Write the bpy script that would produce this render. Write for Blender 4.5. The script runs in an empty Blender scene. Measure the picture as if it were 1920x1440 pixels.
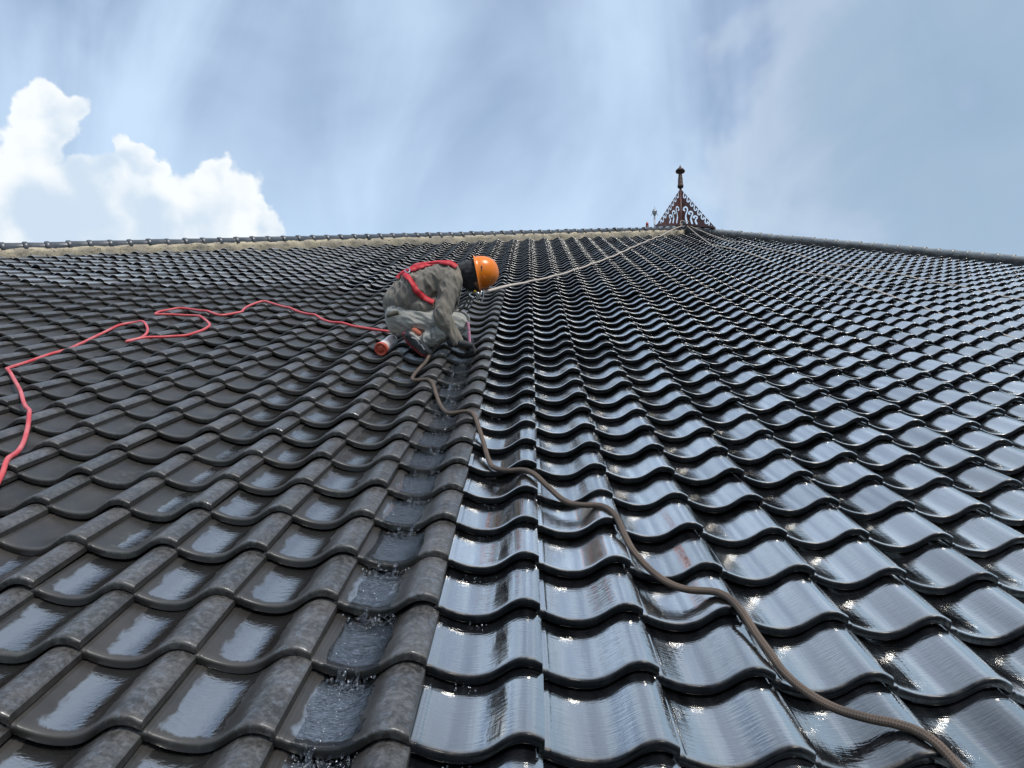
import bpy, bmesh, math, random
import numpy as np
from mathutils import Vector, Matrix, noise as mnoise
from mathutils.bvhtree import BVHTree

random.seed(7)
rng = np.random.default_rng(7)
scene = bpy.context.scene
col = scene.collection

# ------------------------------------------------------------------ frame of the roof
TW, TL = 0.30, 0.2839            # tile cover width and course gauge
PITCH = math.radians(30.0)
Z0 = 8.0                         # height of the roof origin above the ground
AX = np.array([[1, 0, 0],
               [0, math.cos(PITCH), -math.sin(PITCH)],
               [0, math.sin(PITCH), math.cos(PITCH)]])     # columns: across, up-slope, normal
ORG = np.array([0, 0, Z0])
def rw(x, s, n=0.0):             # roof coordinates (metres) to world
    return Vector((AX @ np.array([x, s, n]) + ORG).tolist())
ROOFM = Matrix(((AX[0, 0], AX[0, 1], AX[0, 2], ORG[0]), (AX[1, 0], AX[1, 1], AX[1, 2], ORG[1]),
                (AX[2, 0], AX[2, 1], AX[2, 2], ORG[2]), (0, 0, 0, 1)))

# ------------------------------------------------------------------ camera
CR = np.array([[0.99914228, 0.02166349, 0.03529015],
               [0.03973406, -0.26163797, -0.96434785],
               [-0.0116579, 0.96492293, -0.26227433]])      # right, down, forward (roof frame)
CC = np.array([-0.08399583, -1.43677185, 1.22834954])
FPX = 1442.0
cam_d = bpy.data.cameras.new("camera")
cam = bpy.data.objects.new("camera", cam_d)
col.objects.link(cam)
cr, cdn, cf = (AX @ CR[0]), (AX @ CR[1]), (AX @ CR[2])
cpos = AX @ CC + ORG
cam.matrix_world = Matrix(((cr[0], -cdn[0], -cf[0], cpos[0]), (cr[1], -cdn[1], -cf[1], cpos[1]),
                           (cr[2], -cdn[2], -cf[2], cpos[2]), (0, 0, 0, 1)))
cam_d.sensor_width = 36.0
cam_d.lens = 36.0 * FPX / 1920.0
cam_d.clip_start = 0.05
cam_d.clip_end = 5000.0
scene.camera = cam
def ray(u, v):                    # photograph pixel to a world direction with forward depth 1
    return Vector((cr * ((u - 960) / FPX) + cdn * ((v - 720) / FPX) + cf).tolist())
CPOS = Vector(cpos.tolist())
def wp(u, v, d):                  # a joint measured in the photograph at forward distance d
    return CPOS + ray(u, v) * d
def on_roof(u, v, n=0.03):        # roof coordinates below a pixel
    d = CR.T @ np.array([(u - 960) / FPX, (v - 720) / FPX, 1.0])
    t = (n - CC[2]) / d[2]
    X = CC + t * d
    return X[0], X[1]
def to_px(X):                     # roof coordinates (N,3) to pixels
    d = (X - CC) @ CR.T
    return np.stack([960 + FPX * d[:, 0] / d[:, 2], 720 + FPX * d[:, 1] / d[:, 2]], 1), d[:, 2]

# ------------------------------------------------------------------ world: sky with cloud
SUN_EL, SUN_AZ = math.radians(58), math.radians(148)     # azimuth from +Y towards +X
world = bpy.data.worlds.new("World")
scene.world = world
world.use_nodes = True
nt = world.node_tree
nt.nodes.clear()
class NT:
    """small helper to chain shader nodes"""
    def __init__(self, tree): self.t = tree
    def n(self, typ, **kw):
        nd = self.t.nodes.new(typ)
        for k, v in kw.items(): setattr(nd, k, v)
        return nd
    def put(self, sock, v):
        if isinstance(v, bpy.types.NodeSocket): self.t.links.new(v, sock)
        elif v is not None: sock.default_value = v
    def math(self, op, a, b=None, c=None, clamp=False):
        nd = self.n('ShaderNodeMath', operation=op, use_clamp=clamp)
        self.put(nd.inputs[0], a)
        if b is not None: self.put(nd.inputs[1], b)
        if c is not None: self.put(nd.inputs[2], c)
        return nd.outputs[0]
    def vec(self, op, a, b=None, scale=None):
        nd = self.n('ShaderNodeVectorMath', operation=op)
        self.put(nd.inputs[0], a)
        if b is not None: self.put(nd.inputs[1], b)
        if scale is not None: self.put(nd.inputs['Scale'], scale)
        return nd.outputs['Value'] if op in ('LENGTH', 'DISTANCE', 'DOT_PRODUCT') else nd.outputs[0]
    def noise(self, v, scale, detail=4, rough=0.55, dist=0.0, lac=2.0):
        nd = self.n('ShaderNodeTexNoise')
        if v is not None: self.put(nd.inputs['Vector'], v)
        nd.inputs['Scale'].default_value = scale; nd.inputs['Detail'].default_value = detail
        nd.inputs['Roughness'].default_value = rough; nd.inputs['Distortion'].default_value = dist
        nd.inputs['Lacunarity'].default_value = lac
        return nd.outputs['Fac']
    def ramp(self, x, a, b, c=0.0, d=1.0, smooth=True):
        nd = self.n('ShaderNodeMapRange', interpolation_type='SMOOTHSTEP' if smooth else 'LINEAR')
        self.put(nd.inputs[0], x)
        for k, v in zip((1, 2, 3, 4), (a, b, c, d)): self.put(nd.inputs[k], v)
        return nd.outputs[0]
    def mix(self, f, a, b, blend='MIX'):
        nd = self.n('ShaderNodeMix', data_type='RGBA', blend_type=blend)
        self.put(nd.inputs[0], f); self.put(nd.inputs[6], a); self.put(nd.inputs[7], b)
        return nd.outputs[2]
    def comb(self, x, y, z):
        nd = self.n('ShaderNodeCombineXYZ')
        for k, v in enumerate((x, y, z)): self.put(nd.inputs[k], v)
        return nd.outputs[0]
    def sep(self, v):
        nd = self.n('ShaderNodeSeparateXYZ'); self.put(nd.inputs[0], v)
        return nd.outputs
    def bump(self, h, strength=0.5, dist=0.01, normal=None):
        nd = self.n('ShaderNodeBump')
        nd.inputs['Strength'].default_value = strength; nd.inputs['Distance'].default_value = dist
        self.put(nd.inputs['Height'], h)
        if normal is not None: self.put(nd.inputs['Normal'], normal)
        return nd.outputs[0]

w = NT(nt)
sky = w.n('ShaderNodeTexSky', sky_type='NISHITA')
sky.sun_disc = False
sky.sun_elevation = SUN_EL
sky.sun_rotation = SUN_AZ
sky.altitude = 50
sky.air_density = 1.0
sky.dust_density = 1.6
sky.ozone_density = 1.5
tc = w.n('ShaderNodeTexCoord')
D = w.vec('NORMALIZE', tc.outputs['Generated'])
dx, dy, dz = w.sep(D)
zc = w.math('MAXIMUM', w.math('ADD', dz, 0.12), 0.05)
# soft high cloud, drawn out slantwise
mp = w.n('ShaderNodeMapping')
w.put(mp.inputs['Vector'], D)
mp.inputs['Rotation'].default_value = (0, math.radians(38), 0)
mp.inputs['Scale'].default_value = (3.2, 1.6, 1.3)
mp.inputs['Location'].default_value = (0.7, 2.1, 0.4)
ci = w.noise(mp.outputs[0], 1.25, 5, 0.50, 0.9)
ci2 = w.noise(w.vec('ADD', D, (7.3, 1.7, 3.0)), 2.2, 5, 0.55, 0.5)
ci3 = w.noise(w.vec('ADD', D, (1.3, 4.7, 8.0)), 5.0, 5, 0.55, 0.6)
veil = w.ramp(w.math('ADD', w.math('MULTIPLY', ci, 0.62), w.math('MULTIPLY', ci2, 0.42)), 0.33, 0.74, 0.08, 0.95)
haze = w.ramp(dz, 0.62, 0.16, 0.0, 0.60)
skyc = w.vec('SCALE', sky.outputs[0], scale=1.45)
c1 = w.mix(veil, skyc, (5.6, 7.1, 9.0, 1))
# the thin cloud thickens to an even bright sheet overhead
c1 = w.mix(w.ramp(dz, 0.60, 0.90, 0.0, 0.40), c1, (6.0, 6.9, 8.2, 1))
# a wide grey bank of cloud on one side of the sky, continuing out of view
side = w.math('ADD', w.math('ADD', dx, w.math('MULTIPLY', w.math('SUBTRACT', ci2, 0.5), 0.75)), w.math('MULTIPLY', w.math('SUBTRACT', ci3, 0.5), 0.30))
bank = w.ramp(side, 0.25, 0.42, 0.0, 0.85)
rim_ = w.math('MULTIPLY', w.ramp(side, 0.20, 0.29), w.ramp(side, 0.40, 0.29))
c1 = w.mix(w.math('MULTIPLY', haze, w.math('SUBTRACT', 1.0, w.math('MULTIPLY', bank, 0.5))), c1, (5.3, 7.0, 8.6, 1))
c1 = w.mix(bank, c1, w.mix(ci3, (2.6, 3.8, 5.2, 1), (3.8, 5.0, 6.3, 1)))
c1 = w.mix(w.math('MULTIPLY', rim_, 0.28), c1, (7.0, 7.7, 8.4, 1))
# cumulus: billows around a set of sky directions
puffs = [(85, 212, 48), (86, 285, 60), (60, 385, 100), (185, 372, 68), (264, 322, 42), (270, 405, 92),
         (398, 342, 42), (408, 408, 92), (488, 418, 40), (130, 440, 120)]
wob = w.n('ShaderNodeTexNoise'); w.put(wob.inputs['Vector'], D); wob.inputs['Scale'].default_value = 22; wob.inputs['Detail'].default_value = 4
DW = w.vec('ADD', D, w.vec('SCALE', w.vec('SUBTRACT', wob.outputs['Color'], (0.5, 0.5, 0.5)), scale=0.075))
nz = w.noise(D, 16.0, 4, 0.55, 0.2)
nzo = w.noise(w.vec('ADD', D, (0.010, 0.0, 0.014)), 16.0, 2, 0.5, 0.2)
nz2 = w.noise(D, 9.0, 2, 0.5)
best = None
for (px, py, r) in puffs:
    c = ray(px, py).normalized()
    kk = w.math('MULTIPLY_ADD', w.vec('DISTANCE', DW, tuple(c)), -FPX / r, 1.0)
    best = kk if best is None else w.math('SMOOTH_MAX', best, kk, 0.12)
f0 = w.math('MULTIPLY_ADD', w.math('SUBTRACT', nz, 0.5), 0.55, best)
cmask = w.ramp(f0, 0.0, 0.22)
# bright billows, grey in the folds and towards the flat undersides
lit = w.math('ADD', w.math('MULTIPLY', w.math('SUBTRACT', nz, nzo), 2.2), w.math('MULTIPLY', w.math('SUBTRACT', nz2, 0.5), 2.6))
lit = w.ramp(w.math('ADD', lit, w.math('MULTIPLY', w.math('SUBTRACT', 0.55, f0), 0.9)), -0.55, 0.55)
ccol = w.mix(lit, (5.7, 6.8, 8.0, 1), (8.7, 9.0, 9.1, 1))
c2 = w.mix(w.math('MULTIPLY', cmask, 0.93), c1, ccol)
bg = w.n('ShaderNodeBackground')
w.put(bg.inputs['Color'], c2)
bg.inputs['Strength'].default_value = 0.10
wo = w.n('ShaderNodeOutputWorld')
nt.links.new(bg.outputs[0], wo.inputs[0])

# ------------------------------------------------------------------ sun behind thin cloud
sd = bpy.data.lights.new("sun", 'SUN')
sd.energy = 2.2
sd.angle = math.radians(14)
sd.color = (1.0, 0.96, 0.9)
sun = bpy.data.objects.new("sun", sd)
col.objects.link(sun)
sdir = Vector((math.sin(SUN_AZ) * math.cos(SUN_EL), math.cos(SUN_AZ) * math.cos(SUN_EL), math.sin(SUN_EL)))
sun.rotation_euler = sdir.to_track_quat('Z', 'Y').to_euler()
sun.location = (0, 0, 60)

vs = scene.view_settings
vs.view_transform = 'Standard'
vs.look = 'None'
vs.exposure = 0.18
vs.gamma = 1.0
vs.use_curve_mapping = False
scene.cycles.max_bounces = 6
scene.cycles.transparent_max_bounces = 8
scene.cycles.caustics_reflective = False
scene.cycles.caustics_refractive = False

# ------------------------------------------------------------------ helpers for objects
def link(name, mesh, mat=None, parent=None):
    o = bpy.data.objects.new(name, mesh)
    col.objects.link(o)
    if mat is not None and mesh is not None and len(mesh.materials) == 0:
        mesh.materials.append(mat)
    if parent is not None:
        o.parent = parent
    return o
def empty(name, loc=(0, 0, 0), parent=None):
    o = bpy.data.objects.new(name, None)
    o.empty_display_size = 0.1
    col.objects.link(o)
    o.location = loc
    if parent is not None: o.parent = parent
    return o
def tag(o, label=None, cat=None, group=None, kind=None):
    if label: o['label'] = label
    if cat: o['category'] = cat
    if group: o['group'] = group
    if kind: o['kind'] = kind
    return o
def mesh_from(name, V, F, smooth=True):
    me = bpy.data.meshes.new(name)
    me.from_pydata([tuple(v) for v in V], [], [tuple(f) for f in F])
    if smooth: me.polygons.foreach_set('use_smooth', [True] * len(me.polygons))
    me.update()
    return me
def world_child(o, parent):
    """parent keeps the child's coordinates in world space (parent is an unrotated Empty)"""
    o.parent = parent
    o.matrix_parent_inverse = parent.matrix_basis.inverted()
    return o

def material(name, base=(0.5, 0.5, 0.5), rough=0.5, metal=0.0, ior=1.5, spec=None):
    m = bpy.data.materials.new(name)
    m.use_nodes = True
    b = m.node_tree.nodes['Principled BSDF']
    b.inputs['Base Color'].default_value = (*base, 1)
    b.inputs['Roughness'].default_value = rough
    b.inputs['Metallic'].default_value = metal
    b.inputs['IOR'].default_value = ior
    return m, NT(m.node_tree), b
def noisy(name, a, b_, scale, rough=0.6, metal=0.0, bump=0.3, dist=0.004, lo=0.35, hi=0.65, detail=5, ior=1.5):
    m, k, b = material(name, a, rough, metal, ior)
    g = k.n('ShaderNodeNewGeometry').outputs['Position']
    nz = k.noise(g, scale, detail)
    k.put(b.inputs['Base Color'], k.mix(k.ramp(nz, lo, hi), (*a, 1), (*b_, 1)))
    if bump: k.put(b.inputs['Normal'], k.bump(k.noise(g, scale * 2.3, 6, 0.6), bump, dist))
    return m

# ------------------------------------------------------------------ tile materials
def tile_material(name, dirty, wet, satin=False):
    m, k, b = material(name, (0.02, 0.02, 0.022), 0.2, ior=1.5)
    geo = k.n('ShaderNodeNewGeometry').outputs['Position']
    uvn = k.n('ShaderNodeUVMap'); uvn.uv_map = 'UVMap'
    u, v, _ = k.sep(uvn.outputs[0])
    rnd = k.math('FRACT', k.math('ADD', k.n('ShaderNodeObjectInfo').outputs['Random'],
                                 k.n('ShaderNodeAttribute', attribute_name='rnd').outputs['Fac']))
    shift = k.vec('ADD', geo, k.comb(k.math('MULTIPLY', rnd, 37.0), k.math('MULTIPLY', rnd, 11.0), 0.0))
    streak = k.noise(k.comb(k.math('ADD', k.math('MULTIPLY', u, 9.0), k.math('MULTIPLY', rnd, 50.0)), k.math('MULTIPLY', v, 0.9), rnd), 1.0, 4, 0.55, 0.3)
    rim = k.ramp(k.math('ADD', v, k.math('MULTIPLY', k.noise(shift, 45, 4), 0.05)), 0.125, 0.05)
    rim = k.math('MULTIPLY', rim, k.ramp(v, 0.006, 0.022))
    if not dirty:
        wear = k.noise(shift, 30, 5, 0.6)
        base = k.mix(k.ramp(streak, 0.3, 0.75), (0.007, 0.008, 0.010, 1), (0.022, 0.023, 0.026, 1))
        base = k.mix(k.math('MULTIPLY', rim, k.ramp(wear, 0.40, 0.70)), base, (0.11, 0.095, 0.08, 1))
        k.put(b.inputs['Base Color'], base)
        rg = k.ramp(streak, 0.25, 0.8, 0.02, 0.11, False)
        rg = k.math('ADD', rg, k.math('MULTIPLY', rim, 0.22))
        rg = k.math('ADD', rg, k.math('MULTIPLY', rnd, 0.06))
        if satin: rg = k.math('ADD', rg, 0.26)
        k.put(b.inputs['Roughness'], rg)
        # glaze ripples run across the tile
        rip = k.noise(k.comb(k.math('MULTIPLY', u, 7.0), k.math('ADD', k.math('MULTIPLY', v, 34.0), k.math('MULTIPLY', rnd, 31.0)), rnd), 1.0, 3, 0.5, 0.4)
        fine = k.noise(shift, 55, 3, 0.5)
        h = k.math('ADD', k.math('MULTIPLY', rip, 0.75), k.math('MULTIPLY', fine, 0.25))
        nb_ = k.bump(h, 0.20, 0.0035, k.bump(streak, 0.15, 0.008))
        k.put(b.inputs['Normal'], nb_)
        b.inputs['Specular IOR Level'].default_value = 0.0
        # lustre glaze: nearly black face-on, mirror-like at a slant
        lw = k.n('ShaderNodeLayerWeight'); lw.inputs['Blend'].default_value = 0.5; k.put(lw.inputs['Normal'], nb_)
        refl = k.ramp(lw.outputs['Facing'], 0.17, 0.67, 0.016, 0.97)
        refl = k.math('MULTIPLY', refl, k.ramp(rnd, 0.0, 1.0, 0.78, 1.04, False))
        refl = k.math('MULTIPLY', refl, k.ramp(streak, 0.25, 0.8, 0.66 if satin else 1.0, 0.5 if satin else 0.80, False))
        gl = k.n('ShaderNodeBsdfGlossy'); gl.inputs['Color'].default_value = (1.0, 0.985, 0.955, 1)
        k.put(gl.inputs['Roughness'], rg); k.put(gl.inputs['Normal'], nb_)
        mx_ = k.n('ShaderNodeMixShader'); k.put(mx_.inputs[0], refl)
        m.node_tree.links.new(b.outputs[0], mx_.inputs[1]); m.node_tree.links.new(gl.outputs[0], mx_.inputs[2])
        m.node_tree.links.new(mx_.outputs[0], m.node_tree.nodes['Material Output'].inputs[0])
    else:
        big = k.noise(shift, 7, 5, 0.6)
        sp = k.noise(shift, 60, 6, 0.7)
        base = k.mix(k.ramp(big, 0.3, 0.7), (0.029, 0.025, 0.022, 1), (0.055, 0.048, 0.042, 1))
        base = k.mix(k.math('MULTIPLY', rnd, 0.55), base, (0.030, 0.031, 0.030, 1))
        # pale film of lichen and painted-in sky sheen on the roll, green-grey blotches in some pans
        roll = k.math('MULTIPLY', k.ramp(u, 0.62, 0.76), k.ramp(u, 1.02, 0.96))
        film = k.math('MULTIPLY', roll, k.ramp(k.math('ADD', k.math('MULTIPLY', sp, 0.75), k.math('MULTIPLY', big, 0.35)), 0.42, 0.74))
        base = k.mix(k.math('MULTIPLY', film, 0.62), base, (0.19, 0.185, 0.185, 1))
        pan = k.math('MULTIPLY', k.ramp(u, 0.08, 0.25), k.ramp(u, 0.62, 0.5))
        blot = k.math('MULTIPLY', k.math('MULTIPLY', pan, k.ramp(rnd, 0.45, 0.75)), k.ramp(k.math('MULTIPLY', sp, k.math('ADD', big, 0.5)), 0.52, 0.66))
        base = k.mix(k.math('MULTIPLY', blot, 0.5), base, (0.11, 0.12, 0.10, 1))
        base = k.mix(k.math('MULTIPLY', rim, 0.35), base, (0.09, 0.082, 0.07, 1))
        rg = k.ramp(k.math('ADD', k.math('MULTIPLY', sp, 0.5), k.math('MULTIPLY', big, 0.5)), 0.3, 0.7, 0.28, 0.52, False)
        hgt = k.math('ADD', k.math('MULTIPLY', sp, 0.5), k.math('MULTIPLY', k.noise(shift, 16, 4), 0.8))
        nrm = k.bump(hgt, 0.28, 0.003)
        iorv = 1.55
        if wet:
            edge = k.noise(k.comb(k.math('MULTIPLY', u, 7.0), k.math('ADD', k.math('MULTIPLY', v, 3.0), k.math('MULTIPLY', rnd, 23.0)), rnd), 1.3, 5, 0.6, 0.4)
            if wet == 2:
                uu_ = k.math('ADD', u, k.math('MULTIPLY', k.math('SUBTRACT', rnd, 0.5), 0.10))
                shp = k.math('MULTIPLY', k.ramp(uu_, 0.02, 0.22), k.ramp(uu_, 0.68, 0.46))
                shp = k.math('MULTIPLY', shp, k.ramp(v, 0.02, 0.16))
                wm = k.ramp(k.math('ADD', shp, k.math('MULTIPLY', k.math('SUBTRACT', edge, 0.5), 1.25)), 0.30, 0.62)
            else:
                shp = k.math('MULTIPLY', k.ramp(u, 0.16, 0.32), k.ramp(u, 0.54, 0.36))
                shp = k.math('MULTIPLY', shp, k.ramp(v, 0.02, 0.2))
                wm = k.ramp(k.math('ADD', shp, k.math('MULTIPLY', k.math('SUBTRACT', edge, 0.5), 1.6)), 0.50, 0.85)
            # beads on the roll as well
            wr = k.math('MULTIPLY', roll, k.ramp(k.noise(shift, 34, 6, 0.75), 0.50, 0.66))
            allw = k.math('MAXIMUM', wm, k.math('MULTIPLY', wr, 0.42))
            base = k.mix(k.math('MULTIPLY', allw, 0.70), base, (0.018, 0.017, 0.017, 1))
            rg = k.math('ADD', k.math('MULTIPLY', rg, k.math('SUBTRACT', 1.0, allw)), k.math('MULTIPLY', allw, 0.07))
            rp = k.noise(k.comb(k.math('MULTIPLY', u, 10.0), k.math('ADD', k.math('MULTIPLY', v, 14.0), k.math('MULTIPLY', rnd, 9.0)), rnd), 1.5, 4, 0.55, 0.5)
            nm = k.n('ShaderNodeMix', data_type='VECTOR')
            k.put(nm.inputs[0], allw); k.put(nm.inputs[4], nrm); k.put(nm.inputs[5], k.bump(rp, 0.30, 0.004))
            nrm = nm.outputs[1]
            iorv = k.math('ADD', 1.55, k.math('MULTIPLY', allw, 2.9))
        k.put(b.inputs['Base Color'], base)
        k.put(b.inputs['Roughness'], rg)
        k.put(b.inputs['IOR'], iorv)
        k.put(b.inputs['Normal'], nrm)
    return m
M_CLEAN = tile_material('glazed_tile', False, 0)
M_DIRTY = tile_material('dirty_tile', True, 0)
M_WET = tile_material('wet_dirty_tile', True, 2)
M_DAMP = tile_material('damp_dirty_tile', True, 1)
M_SATIN = tile_material('dull_glazed_tile', False, 0, True)
TILE_MATS = [M_CLEAN, M_DIRTY, M_WET, M_DAMP, M_SATIN]

# ------------------------------------------------------------------ tile shape
KU = np.array([0.0, .08, .20, .36, .48, .60, .70, .79, .86, .93, 1.0])
KZ = np.array([0.0, -.009, -.021, -.027, -.0225, -.004, .0195, .0335, .036, .0315, .0205])
def spline_coef(x, y):
    n = len(x); h = np.diff(x); A = np.zeros((n, n)); r = np.zeros(n)
    A[0, 0] = A[-1, -1] = 1
    for i in range(1, n - 1):
        A[i, i - 1] = h[i - 1]; A[i, i] = 2 * (h[i - 1] + h[i]); A[i, i + 1] = h[i]
        r[i] = 6 * ((y[i + 1] - y[i]) / h[i] - (y[i] - y[i - 1]) / h[i - 1])
    return np.linalg.solve(A, r)
KM = spline_coef(KU, KZ)
def prof(u):
    u = np.asarray(u, float); uc = np.clip(u, 0, 1)
    k = np.clip(np.searchsorted(KU, uc) - 1, 0, len(KU) - 2)
    h = KU[k + 1] - KU[k]; a = (KU[k + 1] - uc); b = (uc - KU[k])
    z = (KM[k] * a ** 3 + KM[k + 1] * b ** 3) / (6 * h) + (KZ[k] / h - KM[k] * h / 6) * a + (KZ[k + 1] / h - KM[k + 1] * h / 6) * b
    return z + 0.0024 * np.exp(-((uc - 0.045) / 0.012) ** 2)
STEP = 0.033
def surf(x, s):                  # height of the tiled surface over the roof plane
    i = np.floor(x / TW); j = np.floor(s / TL)
    return prof(x / TW - i) - STEP * (s / TL - j)
def tile_arrays(us, rows):
    """verts (N,3), quads, uv (N,2) of one tile with its lower left corner at the origin"""
    V, Q, U = [], [], []
    n = len(us)
    for (vv, dz) in rows:
        for uu in us:
            z = float(prof(uu)) - (0.004 if uu < 0 else 0.0) + dz - STEP * vv / TL
            V.append((uu * TW, vv, z)); U.append((max(uu, 0.0), vv / TL))
    for r in range(len(rows) - 1):
        for c in range(n - 1):
            a = r * n + c
            Q.append((a, a + 1, a + 1 + n, a + n))
    o = len(V)                   # the flat right flank of the roll
    for (vv, dz) in rows[1:]:
        ztop = float(prof(1.0)) - STEP * vv / TL + min(dz, 0.0)
        zb = float(prof(1.0)) - STEP * vv / TL - 0.0185
        V.append((TW, vv, ztop)); U.append((1.0, vv / TL + 0.2))
        V.append((TW + 0.0004, vv, zb)); U.append((1.0, vv / TL + 0.2))
    for r in range(len(rows) - 2):
        a = o + 2 * r
        Q.append((a, a + 1, a + 3, a + 2))
    return np.array(V), np.array(Q), np.array(U)
ROWS_FINE = [(0.006, -0.0265), (0.001, -0.0255), (0.0, -0.023), (0.0, -0.0100), (0.0008, -0.0056), (0.0030, -0.0020), (0.0065, -0.0003), (0.011, 0.0004), (0.017, 0.0006), (0.038, 0.0), (0.15, 0.0), (TL, 0.0), (TL + 0.045, 0.0)]
ROWS_FAR = [(0.004, -0.026), (0.0, -0.024), (0.0, -0.012), (0.0012, -0.0060), (0.005, -0.0012), (0.012, 0.0), (TL * 0.5, 0.0), (TL + 0.03, 0.0)]
US_FINE = [-0.04] + list(np.linspace(0, 0.09, 7)) + list(np.linspace(0.14, 0.98, 20)) + [1.0]
US_FAR = [-0.03, 0.0, .1, .22, .36, .48, .56, .64, .72, .80, .86, .93, 1.0]
tv, tq, tu = tile_arrays(US_FINE, ROWS_FINE)
fv, fq, fu = tile_arrays(US_FAR, ROWS_FAR)

# hips of the roof in tile units: (column, course)
APEX = (12.55, 62.6)
HIP_L = (-22.7, 29.2)
HIP_R = (29.1, 44.2)
kl = (APEX[1] - HIP_L[1]) / (APEX[0] - HIP_L[0])
kr = (APEX[1] - HIP_R[1]) / (APEX[0] - HIP_R[0])
def hip_j(i):
    return APEX[1] + (kl if i < APEX[0] else kr) * (i - APEX[0])

JMIN = -4
tiles = []
for j in range(JMIN, 63):
    for i in range(-60, 66):
        top = min(hip_j(i + 0.1), hip_j(i + 0.9))
        if j + 0.75 > top + 0.2: continue
        if i < -48 or i > 46: continue
        tiles.append((i, j))
tiles = np.array(tiles)
cen = np.stack([(tiles[:, 0] + .5) * TW, (tiles[:, 1] + .5) * TL, np.zeros(len(tiles))], 1)
pxc, dep = to_px(cen)
p10, _ = to_px(cen + np.array([TW, 0, 0])); p01, _ = to_px(cen + np.array([0, TL, 0]))
area = np.abs((p10[:, 0] - pxc[:, 0]) * (p01[:, 1] - pxc[:, 1]) - (p10[:, 1] - pxc[:, 1]) * (p01[:, 0] - pxc[:, 0]))
vis = (dep > 0.3) & (pxc[:, 0] > -100) & (pxc[:, 0] < 2020) & (pxc[:, 1] > 0) & (pxc[:, 1] < 1500)
area[~vis] = 0
order = np.argsort(-area)
near = set(order[:300].tolist())

def tile_state(i, j):
    jb = 24.5 + (0.30 * (i + 9) if i < -9 else 0) + rng.normal(0, 0.8)
    if i >= -1: return 0
    if j > jb: return 4 if rng.random() < 0.15 + 0.85 * min(1.0, max(0.0, (-3.5 - i) / 5.0)) else 0
    if i == -2 and j <= 14: return 2
    if j <= 15 and i >= -4: return 2
    if j <= 15 and i == -5 and j > 2: return 2 if j > 7 else 3
    if j <= 3 and i >= -5: return 2
    if j <= 2 and i >= -6: return 3
    if rng.random() < 0.06: return 3
    return 1

roof = empty('tiled_roof')
roof.matrix_world = ROOFM
tag(roof, 'broad black hipped roof of wavy glazed tiles under the crouching worker', 'roof')
tile_mesh = bpy.data.meshes.new('tile')
tile_mesh.from_pydata([tuple(v) for v in tv], [], [tuple(q) for q in tq])
tile_mesh.polygons.foreach_set('use_smooth', [True] * len(tile_mesh.polygons))
ul = tile_mesh.uv_layers.new(name='UVMap')
lv = np.zeros(len(tile_mesh.loops), np.int32); tile_mesh.loops.foreach_get('vertex_index', lv)
ul.data.foreach_set('uv', tu[lv].astype(np.float32).ravel())
variants = []
for mtl in TILE_MATS:
    mm = tile_mesh.copy(); mm.name = 'tile'; mm.materials.append(mtl); variants.append(mm)

FV, FQ, FU, FR, FM = [], [], [], [], []
off = 0
for t, (i, j) in enumerate(tiles):
    st_ = tile_state(i, j)
    a = rng.normal(0, 0.0085, 3) * (2.2 if rng.random() < 0.05 else 1.0)
    lift = rng.normal(0, 0.0012)
    dxy = rng.normal(0, 0.0014, 2)
    if j == 25: a[0] -= 0.010; lift += 0.003
    if t in near:
        o = bpy.data.objects.new('tile', variants[st_])
        col.objects.link(o)
        o.parent = roof
        o.location = (i * TW + dxy[0], j * TL + dxy[1], lift)
        o.rotation_euler = (a[0], a[1] * 0.7, a[2] * 0.7)
    else:
        V = fv.copy()
        V[:, 2] += a[0] * V[:, 1] - a[1] * 0.7 * V[:, 0] + lift
        V[:, 0] += i * TW + dxy[0]; V[:, 1] += j * TL + dxy[1]
        FV.append(V); FQ.append(fq + off); FU.append(fu); off += len(V)
        FR.append(np.full(len(fv), rng.random())); FM.append(np.full(len(fq), st_))
FV = np.vstack(FV); FQ = np.vstack(FQ); FU = np.vstack(FU); FR = np.concatenate(FR); FM = np.concatenate(FM)
fm = bpy.data.meshes.new('tile_field')
fm.vertices.add(len(FV)); fm.vertices.foreach_set('co', FV.astype(np.float32).ravel())
fm.loops.add(FQ.size); fm.loops.foreach_set('vertex_index', FQ.astype(np.int32).ravel())
fm.polygons.add(len(FQ)); fm.polygons.foreach_set('loop_start', np.arange(0, FQ.size, 4, dtype=np.int32))
fm.polygons.foreach_set('material_index', FM.astype(np.int32))
fm.polygons.foreach_set('use_smooth', np.ones(len(FQ), bool))
fm.update(calc_edges=True)
ul = fm.uv_layers.new(name='UVMap'); ul.data.foreach_set('uv', FU[FQ.ravel()].astype(np.float32).ravel())
at = fm.attributes.new('rnd', 'FLOAT', 'POINT'); at.data.foreach_set('value', FR.astype(np.float32))
for mtl in TILE_MATS: fm.materials.append(mtl)
o = link('tile_field', fm, None, roof); tag(o, kind='stuff')

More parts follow.
